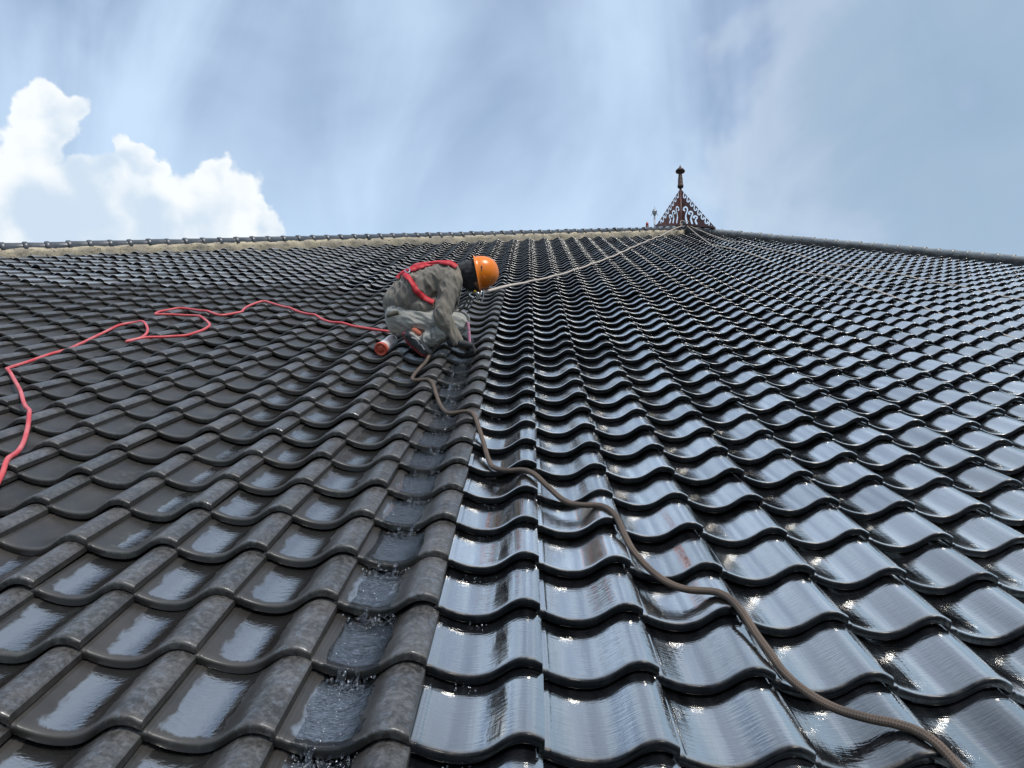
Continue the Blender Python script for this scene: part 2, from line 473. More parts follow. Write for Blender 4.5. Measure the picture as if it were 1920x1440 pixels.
# deck under the tiles and the other slopes of the hipped roof, and the wall that carries them
M_DECK = noisy('roof_felt', (0.012, 0.012, 0.013), (0.02, 0.02, 0.02), 3, 0.7)
ap = np.array([APEX[0] * TW, APEX[1] * TL, -0.07])
JE = -14
le = np.array([(APEX[0] + (JE - APEX[1]) / kl) * TW, JE * TL, -0.07])
re_ = np.array([(APEX[0] + (JE - APEX[1]) / kr) * TW, JE * TL, -0.07])
apw, lew, rew = rw(*ap), rw(*le), rw(*re_)
lbw = Vector((lew.x, 2 * apw.y - lew.y, lew.z)); rbw = Vector((rew.x, 2 * apw.y - rew.y, rew.z))
inv = ROOFM.inverted()
me = mesh_from('roof_deck', [inv @ p for p in (apw, lew, rew, lbw, rbw)], [(0, 1, 2), (0, 2, 4), (0, 4, 3), (0, 3, 1), (1, 3, 4, 2)], False)
link('roof_deck', me, M_DECK, roof)
M_WALL = noisy('render_wall', (0.55, 0.52, 0.46), (0.48, 0.45, 0.40), 1.5, 0.8)
ins = 1.2
xs0, xs1, ys0, ys1 = lew.x + ins, rew.x - ins, lew.y + ins, lbw.y - ins
zt = lew.z + 0.05
VV = [(xs0, ys0, 0), (xs1, ys0, 0), (xs1, ys1, 0), (xs0, ys1, 0)] + [(xs0, ys0, zt), (xs1, ys0, zt), (xs1, ys1, zt), (xs0, ys1, zt)]
me = mesh_from('wall', [inv @ Vector(p) for p in VV], [(0, 1, 5, 4), (1, 2, 6, 5), (2, 3, 7, 6), (3, 0, 4, 7)], False)
link('wall', me, M_WALL, roof)
M_GROUND = noisy('ground', (0.045, 0.06, 0.03), (0.08, 0.075, 0.055), 0.2, 0.9)
me = mesh_from('ground', [(-900, -900, 0), (900, -900, 0), (900, 900, 0), (-900, 900, 0)], [(0, 1, 2, 3)], False)
tag(link('ground', me, M_GROUND), kind='structure')

# ------------------------------------------------------------------ hip ridges: mortar beds and cap tiles
def mortar_material(name, a, b_, c):
    m, k, b = material(name, a, 0.85)
    g = k.n('ShaderNodeNewGeometry').outputs['Position']
    n1 = k.noise(g, 5, 6, 0.65); n2 = k.noise(g, 19, 6, 0.7)
    base = k.mix(k.ramp(n1, 0.35, 0.62), (*a, 1), (*b_, 1))
    base = k.mix(k.ramp(n2, 0.56, 0.66), base, (*c, 1))
    k.put(b.inputs['Base Color'], base)
    k.put(b.inputs['Normal'], k.bump(n2, 0.8, 0.02))
    return m
M_MORT_L = mortar_material('mortar_pale', (0.66, 0.56, 0.39), (0.42, 0.36, 0.28), (0.15, 0.13, 0.115))
M_MORT_R = mortar_material('mortar_painted', (0.055, 0.058, 0.060), (0.035, 0.036, 0.038), (0.12, 0.115, 0.10))
def cap_material(name, base, c2):
    m, k, b = material(name, base, 0.3, ior=1.8)
    g = k.n('ShaderNodeNewGeometry').outputs['Position']
    n1 = k.noise(g, 9, 5, 0.6)
    k.put(b.inputs['Base Color'], k.mix(k.ramp(n1, 0.35, 0.7), (*base, 1), (*c2, 1)))
    k.put(b.inputs['Roughness'], k.ramp(n1, 0.3, 0.7, 0.25, 0.5, False))
    k.put(b.inputs['Normal'], k.bump(k.noise(g, 40, 5), 0.25, 0.004))
    return m
M_CAP_L = cap_material('ridge_cap_dark', (0.040, 0.043, 0.050), (0.085, 0.088, 0.095))
M_CAP_R = cap_material('ridge_cap_grey', (0.20, 0.205, 0.20), (0.30, 0.30, 0.285))
def ridge(endij, mort, capm, length, side, name):
    A = np.array([APEX[0] * TW, APEX[1] * TL]); B = np.array([endij[0] * TW, endij[1] * TL])
    d = (B - A) / np.linalg.norm(B - A)
    nrm = np.array([-d[1], d[0]])
    if nrm[1] > 0: nrm = -nrm             # across the bed, towards the front slope
    n = int(length / 0.045)
    sec = [(0.120, -0.04), (0.110, 0.045), (0.095, 0.080), (0.072, 0.100), (0.0, 0.105), (-0.072, 0.10), (-0.12, 0.03), (-0.20, -0.12)]
    V, F = [], []
    for a in range(n + 1):
        t = a * 0.045
        p = A + d * t
        for q, (wd, z) in enumerate(sec):
            f = 1.0 if q < 4 else 0.4
            j1 = (mnoise.noise(Vector((t * 5.0, q * 0.9, side * 9.1)))) * 0.022 * f + mnoise.noise(Vector((t * 17.0, q * 2.3, side * 3.0))) * 0.009 * f
            pp = p + nrm * (wd + j1)
            V.append((pp[0], pp[1], z + j1 * 0.5))
    m_ = len(sec)
    for a in range(n):
        for q in range(m_ - 1):
            i0 = a * m_ + q
            F.append((i0, i0 + 1, i0 + 1 + m_, i0 + m_))
    bed = link(name, mesh_from(name, V, F), mort, roof)
    # cap tile: barrel with a raised collar at its upper end
    pr = [(0.0, 0.084), (0.003, 0.089), (0.040, 0.090), (0.050, 0.086), (0.056, 0.078), (0.30, 0.070)]
    CV, CF = [], []
    K = 12
    for (t, r) in pr:
        for q in range(K + 1):
            an = math.radians(-8 + 196 * q / K)
            CV.append((r * math.cos(an) * 1.02, t, r * math.sin(an) * 0.92))
    for r in range(len(pr) - 1):
        for q in range(K):
            a = r * (K + 1) + q
            CF.append((a, a + 1, a + K + 2, a + K + 1))
    cb = len(CV)                                      # closed collar face
    for q in range(K + 1):
        an = math.radians(-8 + 196 * q / K)
        CV.append((0.066 * math.cos(an), 0.002, 0.066 * math.sin(an) * 0.92))
    for q in range(K):
        CF.append((q + 1, q, cb + q, cb + q + 1))
    cm = mesh_from('ridge_tile', CV, CF); cm.materials.append(capm)
    rot = math.atan2(-d[0], d[1])
    t = 0.05; 
    while t < length - 0.05:
        p = A + d * t
        c = bpy.data.objects.new('ridge_tile', cm); col.objects.link(c); c.parent = bed
        c.location = (p[0], p[1], 0.090 + rng.normal(0, 0.003))
        # barrels point up the hip: collar at the lower end of each
        c.rotation_euler = (rng.normal(0, 0.012), rng.normal(0, 0.03), rot + math.pi + rng.normal(0, 0.015))
        t += 0.252
    return bed
ridge(HIP_L, M_MORT_L, M_CAP_L, 16.2, 1, 'mortar_bed')
ridge(HIP_R, M_MORT_R, M_CAP_R, 9.3, 2, 'mortar_bed')
#BODY
# ------------------------------------------------------------------ tubes, ribbons, lathes
def resample(P, step):
    P = [np.array(p, float) for p in P]
    out = []
    n = len(P)
    for k in range(n - 1):
        p0, p1, p2, p3 = P[max(k - 1, 0)], P[k], P[k + 1], P[min(k + 2, n - 1)]
        m = max(2, int(np.linalg.norm(p2 - p1) / step))
        for q in range(m):
            t = q / m
            out.append(0.5 * ((2 * p1) + (-p0 + p2) * t + (2 * p0 - 5 * p1 + 4 * p2 - p3) * t * t + (-p0 + 3 * p1 - 3 * p2 + p3) * t ** 3))
    out.append(P[-1])
    return np.array(out)
def tube_mesh(name, P, r, seg=9, caps=True):
    P = np.array(P); n = len(P)
    T = np.gradient(P, axis=0); T /= np.linalg.norm(T, axis=1)[:, None] + 1e-12
    ref = np.array([0, 0, 1.0]) if abs(T[0][2]) < 0.9 else np.array([1.0, 0, 0])
    N = np.cross(T[0], ref); N /= np.linalg.norm(N)
    rad = np.full(n, r) if np.isscalar(r) else np.array(r)
    V, F, U = [], [], []
    s = 0.0
    for k in range(n):
        if k: s += np.linalg.norm(P[k] - P[k - 1])
        N = N - T[k] * (N @ T[k]); N /= np.linalg.norm(N) + 1e-12
        B = np.cross(T[k], N)
        for q in range(seg + 1):
            a = 2 * math.pi * q / seg
            V.append(P[k] + rad[k] * (math.cos(a) * N + math.sin(a) * B)); U.append((q / seg, s))
    for k in range(n - 1):
        for q in range(seg):
            a = k * (seg + 1) + q
            F.append((a, a + 1, a + seg + 2, a + seg + 1))
    if caps:
        F.append(tuple(range(seg - 1, -1, -1))); e = (n - 1) * (seg + 1); F.append(tuple(range(e, e + seg)))
    me = mesh_from(name, V, F)
    ul = me.uv_layers.new(name='UVMap')
    li = np.zeros(len(me.loops), np.int32); me.loops.foreach_get('vertex_index', li)
    ul.data.foreach_set('uv', np.array(U, np.float32)[li].ravel())
    return me
def smooth1(h, sig):
    k = int(sig * 3) + 1
    g = np.exp(-0.5 * (np.arange(-k, k + 1) / sig) ** 2); g /= g.sum()
    return np.convolve(np.pad(h, k, mode='edge'), g, mode='valid')
def lay_on_roof(pix, r, n0=0.045, step=0.02, sig=4.0, wob=0.0, lift=0.0):
    """a cord laid on the tiles: stays above the wavy surface and bridges the hollows"""
    P = [on_roof(u, v, n0) for (u, v) in pix]
    Q = resample([(p[0], p[1]) for p in P], step)
    h = surf(Q[:, 0], Q[:, 1]) + r
    hh = np.array([max(surf(Q[k, 0] + a, Q[k, 1] + b) for a in (-r, 0, r) for b in (-r, 0, r)) + r for k in range(len(Q))])
    z = hh.copy()
    for it in range(4):
        z = np.maximum(smooth1(z, sig), hh)
    z = smooth1(z, 1.5) + 0.001 + lift
    if wob:
        for k in range(len(Q)):
            Q[k, 0] += wob * mnoise.noise(Vector((k * 0.11, 3.1, 0.0)))
    return [np.array(rw(Q[k, 0], Q[k, 1], z[k])) for k in range(len(Q))]
def lathe(name, prof_, seg=20):
    V, F = [], []
    for (r, z) in prof_:
        for q in range(seg):
            a = 2 * math.pi * q / seg
            V.append((r * math.cos(a), r * math.sin(a), z))
    for k in range(len(prof_) - 1):
        for q in range(seg):
            F.append((k * seg + q, k * seg + (q + 1) % seg, (k + 1) * seg + (q + 1) % seg, (k + 1) * seg + q))
    F.append(tuple(range(seg - 1, -1, -1))); e = (len(prof_) - 1) * seg; F.append(tuple(range(e, e + seg)))
    return mesh_from(name, V, F)

# ------------------------------------------------------------------ finial on the apex
M_RUST = noisy('brown_steel', (0.105, 0.036, 0.028), (0.06, 0.026, 0.022), 9, 0.45, 0.0, 0.2)
fin_base = rw(APEX[0] * TW, APEX[1] * TL, 0.10)
fin_x, fin_y = fin_base.x, fin_base.y
# foot of the finial at the pixel of its lowest point, at the distance of the apex
dfin = (fin_base - CPOS).dot(Vector(cf.tolist()))
foot = wp(1277, 419.5, dfin)
finial = empty('roof_finial', foot)
tag(finial, 'dark brown metal finial of two scroll-cut panels with a turned spire on the roof peak', 'finial')
def stroke_dist(X, Y, path):
    d = np.full(X.shape, 9.0)
    for (a, b) in zip(path[:-1], path[1:]):
        ax, ay = a; bx, by = b
        vx, vy = bx - ax, by - ay
        t = np.clip(((X - ax) * vx + (Y - ay) * vy) / (vx * vx + vy * vy + 1e-12), 0, 1)
        d = np.minimum(d, np.hypot(X - ax - t * vx, Y - ay - t * vy))
    return d
def panel_mesh(length, height, drop_):
    N_ = 150
    gx = np.linspace(0, 1, N_ + 1)
    X, Y = np.meshgrid((gx[:-1] + gx[1:]) / 2, (gx[:-1] + gx[1:]) / 2)      # unit panel: x outwards, y up
    inside = Y < 1.0 - X * 0.985 + 0.0
    inside &= ~((X < 0.08) & (Y > 0.985))
    keep = inside.copy()
    e0, e1 = np.array([0.10, 0.90]), np.array([0.985, 0.02])
    ed = (e1 - e0) / np.linalg.norm(e1 - e0); en = np.array([-ed[1], ed[0]])
    if en[0] > 0: en = -en                                                   # inwards normal
    tot = np.linalg.norm(e1 - e0)
    for k in range(8):
        c = e0 + ed * tot * (k + 0.35) / 8.0
        sc = tot / 8.0 * (0.84 + 0.14 * k / 7)
        loc = [(-0.30, -0.28), (-0.24, 0.10), (-0.02, 0.40), (0.12, 0.66), (0.40, 0.80), (0.66, 0.62), (0.66, 0.36), (0.46, 0.28)]
        path = [tuple(c + ed * sc * a + en * sc * b) for a, b in loc]
        keep &= stroke_dist(X, Y, path) > sc * 0.145
    for (bx, ht) in ((0.15, 0.46), (0.31, 0.34), (0.45, 0.22)):
        s = ht
        path = [(bx + 0.04, 0.035), (bx, 0.035 + 0.35 * s), (bx + 0.015, 0.03 + 0.55 * s), (bx + 0.06, 0.03 + 0.78 * s), (bx + 0.055, 0.03 + 0.92 * s), (bx + 0.01, 0.03 + s), (bx - 0.05, 0.03 + 0.93 * s), (bx - 0.065, 0.03 + 0.80 * s), (bx - 0.03, 0.03 + 0.76 * s)]
        keep &= stroke_dist(X, Y, path) > 0.024
        foot_ = [(bx + 0.04, 0.035), (bx + 0.005, 0.035 + 0.32 * s)]
        keep &= stroke_dist(X, Y, foot_) > 0.032
    V, F, idx = [], [], {}
    def vid(a, b, side):
        key = (a, b, side)
        if key not in idx:
            idx[key] = len(V); V.append((gx[a] * length, side * 0.007, gx[b] * height + drop_ * gx[a] * length))
        return idx[key]
    R_, C_ = keep.shape
    for b in range(R_):
        for a in range(C_):
            if not keep[b, a]: continue
            F.append((vid(a, b, -1), vid(a + 1, b, -1), vid(a + 1, b + 1, -1), vid(a, b + 1, -1)))
            F.append((vid(a, b, 1), vid(a, b + 1, 1), vid(a + 1, b + 1, 1), vid(a + 1, b, 1)))
            if a == 0 or not keep[b, a - 1]: F.append((vid(a, b, -1), vid(a, b + 1, -1), vid(a, b + 1, 1), vid(a, b, 1)))
            if a == C_ - 1 or not keep[b, a + 1]: F.append((vid(a + 1, b, -1), vid(a + 1, b, 1), vid(a + 1, b + 1, 1), vid(a + 1, b + 1, -1)))
            if b == 0 or not keep[b - 1, a]: F.append((vid(a, b, -1), vid(a, b, 1), vid(a + 1, b, 1), vid(a + 1, b, -1)))
            if b == R_ - 1 or not keep[b + 1, a]: F.append((vid(a, b + 1, -1), vid(a + 1, b + 1, -1), vid(a + 1, b + 1, 1), vid(a, b + 1, 1)))
    return mesh_from('panel', V, F, False)
k1 = dfin / FPX                                                             # metres per pixel at the finial
PH = 73 * k1
def hipdir(end):
    return (rw(end[0] * TW, end[1] * TL) - rw(APEX[0] * TW, APEX[1] * TL)).normalized()
def px_of(p):
    d = np.array(p - CPOS); return 960 + FPX * (d @ cr) / (d @ cf)
for sgn, upx in ((-1, 1233), (1, 1338)):
    hd = hipdir(HIP_L if sgn < 0 else HIP_R)
    lo_, hi_ = 0.1, 3.0                                                     # run of the panel down its hip
    for _ in range(40):
        mid = (lo_ + hi_) / 2
        if (px_of(foot + hd * mid) - upx) * sgn < 0: lo_ = mid
        else: hi_ = mid
    hz = math.hypot(hd.x, hd.y)
    Ln = lo_ * hz
    p = link('panel', panel_mesh(Ln, PH, hd.z / hz), M_RUST, finial)
    p.rotation_euler = (0, 0, math.atan2(hd.y, hd.x))
    bm_ = bmesh.new(); bmesh.ops.create_cube(bm_, size=1.0)
    bmesh.ops.scale(bm_, vec=(Ln * 1.03, 0.10, 0.05), verts=bm_.verts); bmesh.ops.translate(bm_, vec=(Ln * 0.515, 0, -0.026), verts=bm_.verts)
    for v in bm_.verts: v.co.z += v.co.x * hd.z / hz
    me = bpy.data.meshes.new('base_rail'); bm_.to_mesh(me); bm_.free()
    br = link('base_rail', me, M_RUST, finial); br.rotation_euler = p.rotation_euler
post = link('post', tube_mesh('post', [(0, 0, -0.30), (0, 0, 0.2), (0, 0, PH * 0.98)], 0.028, 8), M_RUST, finial)
a_ = k1
sp_prof = [(2.0, 0), (2.2, 3), (5.2, 3.4), (5.8, 6), (5.2, 9.5), (4.3, 11), (5.0, 12.4), (4.4, 14), (4.7, 18), (4.0, 19.5), (4.6, 21), (4.0, 23), (3.8, 28), (3.1, 31.5), (3.7, 32.3), (2.2, 33.2), (1.3, 34.5), (1.4, 36.0), (8.6, 36.4), (9.0, 37.8), (8.0, 40.0), (5.0, 43.0), (2.4, 45.8), (1.0, 49.0), (0.05, 52.5)]
spm = lathe('spire', [(r * a_, z * a_ + PH - 1.0 * a_) for r, z in sp_prof], 22)
M_SPIRE = noisy('weathered_bronze', (0.085, 0.048, 0.034), (0.045, 0.028, 0.022), 12, 0.65, 0.0, 0.2)
link('spire', spm, M_SPIRE, finial)

# slim pole with a pointed cap and a red lamp behind the left hip
M_GALV = noisy('galvanised', (0.35, 0.36, 0.37), (0.22, 0.23, 0.24), 14, 0.4, 0.8, 0.1)
d2 = dfin + 0.9
pole_foot = wp(1227.5, 433, d2)
k2 = d2 / FPX
rod = empty('lightning_pole', pole_foot)
tag(rod, 'slim grey metal pole with a small pointed cap beside the brown finial', 'pole')
link('shaft', tube_mesh('shaft', [(0, 0, -0.5), (0, 0, 0.1), (0, 0, 31 * k2)], 1.5 * k2, 8), M_GALV, rod)
c_ = link('cap', lathe('cap', [(0.6 * k2, 29 * k2), (1.8 * k2, 31 * k2), (2.2 * k2, 33 * k2), (4.6 * k2, 38 * k2), (4.8 * k2, 40.5 * k2), (3.0 * k2, 42.5 * k2), (1.0 * k2, 46 * k2), (0.05 * k2, 51.5 * k2)], 14), M_GALV, rod)
for q in range(3):
    a = 2 * math.pi * q / 3 + 0.4
    link('prong', tube_mesh('prong', [(2 * k2 * math.cos(a), 2 * k2 * math.sin(a), 33 * k2), (4.6 * k2 * math.cos(a), 4.6 * k2 * math.sin(a), 37 * k2), (7.5 * k2 * math.cos(a), 7.5 * k2 * math.sin(a), 33.5 * k2)], 0.4 * k2, 6), M_GALV, rod)
M_REDLENS, kk_, bb_ = material('red_lens', (0.42, 0.045, 0.035), 0.3)
lamp = empty('warning_lamp', wp(1213.5, 428, d2))
tag(lamp, 'small red warning lamp on the ridge next to the slim grey pole', 'lamp')
link('base', lathe('base', [(3.0 * k2, -0.35), (3.0 * k2, 4.5 * k2), (2.4 * k2, 5.2 * k2)], 14), noisy('lamp_base', (0.15, 0.05, 0.04), (0.1, 0.05, 0.04), 10), lamp)
link('lens', lathe('lens', [(2.5 * k2, 5.2 * k2), (2.6 * k2, 9.0 * k2), (2.0 * k2, 11.4 * k2), (0.8 * k2, 12.6 * k2), (0.05 * k2, 12.8 * k2)], 14), M_REDLENS, lamp)

# ------------------------------------------------------------------ ropes and hose
def rope_material(name, a, b_, fibre=1.0, rough=0.8):
    m, k, b = material(name, a, rough)
    uvn = k.n('ShaderNodeUVMap'); uvn.uv_map = 'UVMap'
    u, v, _ = k.sep(uvn.outputs[0])
    # braid: two families of strands crossing round the cord
    s1 = k.math('SINE', k.math('MULTIPLY', k.math('ADD', k.math('MULTIPLY', u, 4.0), k.math('MULTIPLY', v, 70.0)), 6.2832))
    s2 = k.math('SINE', k.math('MULTIPLY', k.math('SUBTRACT', k.math('MULTIPLY', u, 4.0), k.math('MULTIPLY', v, 70.0)), 6.2832))
    h = k.math('MULTIPLY', s1, s2)
    g = k.n('ShaderNodeNewGeometry').outputs['Position']
    nz_ = k.noise(g, 9, 5, 0.6)
    base = k.mix(k.ramp(nz_, 0.3, 0.7), (*a, 1), (*b_, 1))
    base = k.mix(k.ramp(h, 0.35, 0.85, 0.0, 0.8 * fibre), base, (a[0] * 0.22, a[1] * 0.22, a[2] * 0.22, 1))
    k.put(b.inputs['Base Color'], base)
    k.put(b.inputs['Normal'], k.bump(h, 0.5, 0.002))
    return m
M_ROPE = rope_material('brown_rope', (0.165, 0.115, 0.083), (0.10, 0.075, 0.06))
M_LINE = rope_material('pale_line', (0.62, 0.53, 0.45), (0.50, 0.42, 0.36), 0.25)
M_HOSE, k_, b_h = material('red_hose', (0.62, 0.050, 0.058), 0.38)
g_ = k_.n('ShaderNodeNewGeometry').outputs['Position']
k_.put(b_h.inputs['Base Color'], k_.mix(k_.ramp(k_.noise(g_, 6, 5), 0.35, 0.7), (0.66, 0.060, 0.065, 1), (0.74, 0.17, 0.17, 1)))
k_.put(b_h.inputs['Normal'], k_.bump(k_.noise(g_, 60, 4), 0.15, 0.002))

rope_px = [(836, 640), (819, 648), (806, 660), (795, 674), (779, 686), (773, 699), (782, 708), (800, 710), (811, 718), (819, 731), (829, 749), (843, 764), (864, 769), (882, 774), (895, 789), (905, 810), (917, 842), (927, 860), (951, 871), (977, 876), (1003, 887), (1034, 905), (1070, 929), (1125, 947), (1155, 972), (1185, 1015), (1230, 1055), (1280, 1087), (1345, 1112), (1390, 1150), (1425, 1195), (1465, 1240), (1515, 1277), (1575, 1310), (1670, 1350), (1730, 1382), (1800, 1440), (1880, 1520)]
me = tube_mesh('brown_rope', lay_on_roof(rope_px, 0.0115, 0.035, 0.018, 3.5), 0.0115, 10)
tag(link('brown_rope', me, M_ROPE), 'thick brown braided rope snaking down the black tiles from the worker', 'rope')
hose_px = [(-30, 925), (0, 882), (15, 857), (35, 833), (47, 805), (55, 767), (45, 750), (35, 720), (22, 697), (13, 681), (53, 662), (93, 647), (133, 636), (167, 620), (200, 606), (225, 598), (257, 596), (273, 602), (275, 612), (263, 622), (242, 628), (236, 631), (244, 631), (267, 628), (320, 625), (353, 623), (383, 613), (393, 606), (387, 595), (370, 587), (337, 584), (310, 583), (294, 583), (291, 581), (300, 577), (320, 574), (337, 572), (362, 575), (395, 583), (415, 587), (437, 584), (453, 581), (458, 574), (473, 567), (495, 563), (528, 570), (560, 580), (587, 587), (612, 597), (640, 603), (690, 611), (730, 618), (770, 625)]
me = tube_mesh('water_hose', lay_on_roof(hose_px, 0.0105, 0.045, 0.03, 5.0), 0.0105, 10)
tag(link('water_hose', me, M_HOSE), 'thin red water hose looping over the brown tiles to the worker', 'hose')
lA = [(1288, 423), (1333, 452), (1400, 472), (1470, 493), (1560, 517), (1640, 541), (1727, 565), (1817, 595), (1917, 627), (2010, 660)]
lB = [(1290, 422), (1368, 448), (1442, 463), (1530, 483), (1600, 497), (1675, 509), (1733, 522), (1817, 535), (1917, 555), (2010, 575)]
for pts_, lab in ((lA, 'pale thin line from the finial trailing down across the glossy tiles'), (lB, 'pale thin line from the finial lying just below the grey hip ridge')):
    pp = lay_on_roof(pts_[1:], 0.009, 0.05, 0.08, 4.0)
    start = np.array(wp(pts_[0][0], pts_[0][1], dfin - 0.12))
    nn = resample([start, start * 0.5 + pp[0] * 0.5 + np.array([0, 0, -0.02]), pp[0]], 0.1)
    tag(link('guide_line', tube_mesh('guide_line', list(nn[:-1]) + pp, 0.009, 7), M_LINE), lab, 'rope', 'pale lines tied to the finial')
# knotted bundle at the finial foot
M_BLUE = noisy('blue_cord', (0.05, 0.12, 0.2), (0.12, 0.2, 0.28), 20, 0.7)
knot = empty('rope_knot', wp(1281, 424, dfin - 0.12))
tag(knot, 'tangle of blue and pale cord tied round the foot of the finial', 'rope knot')
for q in range(5):
    rr = 0.05 + 0.02 * (q % 3)
    ln = []
    for t in np.linspace(0, 2 * math.pi, 25):
        v = Vector((rr * 1.5 * math.cos(t), 0.03 * math.sin(2 * t + q), rr * 0.8 * math.sin(t)))
        v.rotate(Matrix.Rotation(0.7 * q, 3, 'Y')); ln.append(np.array(v + Vector((0.02 * q - 0.04, -0.02, 0.01 * q))))
    link('loop', tube_mesh('loop', ln, 0.009, 6, False), M_BLUE if q % 2 else M_LINE, knot)

# ------------------------------------------------------------------ the worker
def capsule_geo(bm_, p0, r0, p1, r1, seg=14):
    p0, p1 = Vector(p0), Vector(p1)
    d = p1 - p0; L_ = d.length
    if L_ < 1e-6: d = Vector((0, 0, 1)); L_ = 1e-6
    q = d.to_track_quat('Z', 'Y').to_matrix()
    prf = [(0.02 * r0, -r0)] + [(r0 * math.cos(a), r0 * math.sin(a)) for a in np.linspace(-1.25, 0, 5)] + [(r1 * math.cos(a), L_ + r1 * math.sin(a)) for a in np.linspace(0, 1.25, 5)] + [(0.02 * r1, L_ + r1)]
    rings = []
    for (r, z) in prf:
        rings.append([bm_.verts.new(p0 + q @ Vector((r * math.cos(2 * math.pi * k / seg), r * math.sin(2 * math.pi * k / seg), z))) for k in range(seg)])
    for a, b in zip(rings[:-1], rings[1:]):
        for k in range(seg):
            bm_.faces.new((a[k], a[(k + 1) % seg], b[(k + 1) % seg], b[k]))
    bm_.faces.new(rings[0][::-1]); bm_.faces.new(rings[-1])
def blob(name, chains, mat, parent, voxel=0.010, it=6, disp=0.0, dscale=0.1, seed=0, stretch=None):
    """one continuous skin over tapered limbs; each chain is a list of (point, radius)"""
    bm_ = bmesh.new()
    for ch in chains:
        for (a, b) in zip(ch[:-1], ch[1:]):
            capsule_geo(bm_, a[0], a[1], b[0], b[1])
    me = bpy.data.meshes.new(name); bm_.to_mesh(me); bm_.free()
    scr = bpy.data.scenes.new('scratch')
    tmp = bpy.data.objects.new(name + '_tmp', me); scr.collection.objects.link(tmp)
    md = tmp.modifiers.new('r', 'REMESH'); md.mode = 'VOXEL'; md.voxel_size = voxel
    md = tmp.modifiers.new('s', 'SMOOTH'); md.iterations = it; md.factor = 0.5
    vl_ = scr.view_layers[0]; vl_.update(); dg = vl_.depsgraph
    out = bpy.data.meshes.new_from_object(tmp.evaluated_get(dg))
    out.name = name
    bpy.data.objects.remove(tmp)
    bpy.data.scenes.remove(scr)
    if disp:
        co_ = [v.co.copy() for v in out.vertices]; no_ = [v.normal.copy() for v in out.vertices]
        for v, c, nr_ in zip(out.vertices, co_, no_):
            q = Vector(c) / dscale
            if stretch is not None: q = q - stretch * (q.dot(stretch)) * 0.75
            a = mnoise.noise(q + Vector((seed, 0, 0))) + 0.5 * mnoise.noise(q * 2.1 + Vector((0, seed, 0)))
            # sharp folds
            a = (1.0 - abs(a) * 2.0)
            v.co = c + nr_ * (a - 0.5) * disp
    out.polygons.foreach_set('use_smooth', [True] * len(out.polygons))
    out.update()
    o = link(name, out, mat)
    if parent is not None: world_child(o, parent)
    return o
J = lambda u, v, d, r: (wp(u, v, d), r)
person = empty('person', wp(785, 662, 5.30))
tag(person, 'person in grey work clothes, black balaclava and orange hard hat crouching on the roof', 'person')
bpy.context.view_layer.update()

def cloth(name, a, b_, c, rough=0.85, sc=7, dirn=(1.0, 0.45, 0.55), fs=28, fd=0.010):
    m, k, b = material(name, a, rough)
    g = k.n('ShaderNodeNewGeometry').outputs['Position']
    n1 = k.noise(g, sc, 5, 0.6, 0.4); n2 = k.noise(g, sc * 2.7, 5, 0.6)
    base = k.mix(k.ramp(n1, 0.35, 0.65), (*a, 1), (*b_, 1))
    base = k.mix(k.ramp(n2, 0.55, 0.72, 0.0, 0.6), base, (*c, 1))
    k.put(b.inputs['Base Color'], base)
    wv = k.n('ShaderNodeTexNoise'); k.put(wv.inputs['Vector'], k.vec('MULTIPLY', g, dirn)); wv.inputs['Scale'].default_value = fs; wv.inputs['Detail'].default_value = 4; wv.inputs['Distortion'].default_value = 1.2
    k.put(b.inputs['Normal'], k.bump(wv.outputs['Fac'], 0.5, fd, k.bump(k.noise(g, 500, 2), 0.1, 0.002)))
    b.inputs['Sheen Weight'].default_value = 0.15
    return m
M_SHIRT = cloth('grey_shirt', (0.25, 0.215, 0.17), (0.19, 0.168, 0.14), (0.13, 0.12, 0.11), 0.85, 4, (1.0, 0.6, 0.22), 26, 0.022)
M_PANTS = cloth('grey_trousers', (0.40, 0.39, 0.35), (0.34, 0.33, 0.295), (0.26, 0.25, 0.22), 0.85, 6, (0.35, 0.6, 1.0), 22, 0.009)
M_BLACK = cloth('black_knit', (0.010, 0.011, 0.014), (0.018, 0.018, 0.021), (0.007, 0.007, 0.008), 0.8)
M_SKIN = noisy('skin', (0.30, 0.16, 0.10), (0.24, 0.12, 0.08), 20, 0.5, 0, 0.1, 0.002)
# body: one continuous figure under the clothes
body_ch = [
    [J(757, 592, 5.48, .105), J(778, 546, 5.47, .105), J(822, 526, 5.47, .10), J(850, 514, 5.47, .075), J(866, 510, 5.47, .055), J(884, 512, 5.47, .075), J(898, 513, 5.47, .078)],
    [J(835, 522, 5.47, .08), J(846, 524, 5.37, .055), J(828, 590, 5.27, .042), J(857, 638, 5.29, .030), J(872, 648, 5.30, .026)],
    [J(835, 520, 5.50, .08), J(850, 518, 5.62, .055), J(838, 590, 5.66, .042), J(862, 632, 5.60, .030)],
    [J(757, 594, 5.48, .10), J(762, 600, 5.39, .075), J(855, 605, 5.34, .052), J(793, 636, 5.30, .038), J(784, 640, 5.29, .034)],
    [J(757, 592, 5.48, .10), J(768, 592, 5.58, .075), J(862, 602, 5.66, .052), J(856, 628, 5.62, .036)],
    # brow, nose and chin of the bowed head
    [J(896, 524, 5.46, .062), J(897, 530, 5.45, .052), J(900, 538, 5.45, .034)], [J(901, 533, 5.44, .016), J(904, 541, 5.44, .012)], [J(895, 536, 5.45, .024), J(897, 543, 5.45, .016)],
]
blob('body', body_ch, M_SKIN, person, 0.008, 3)
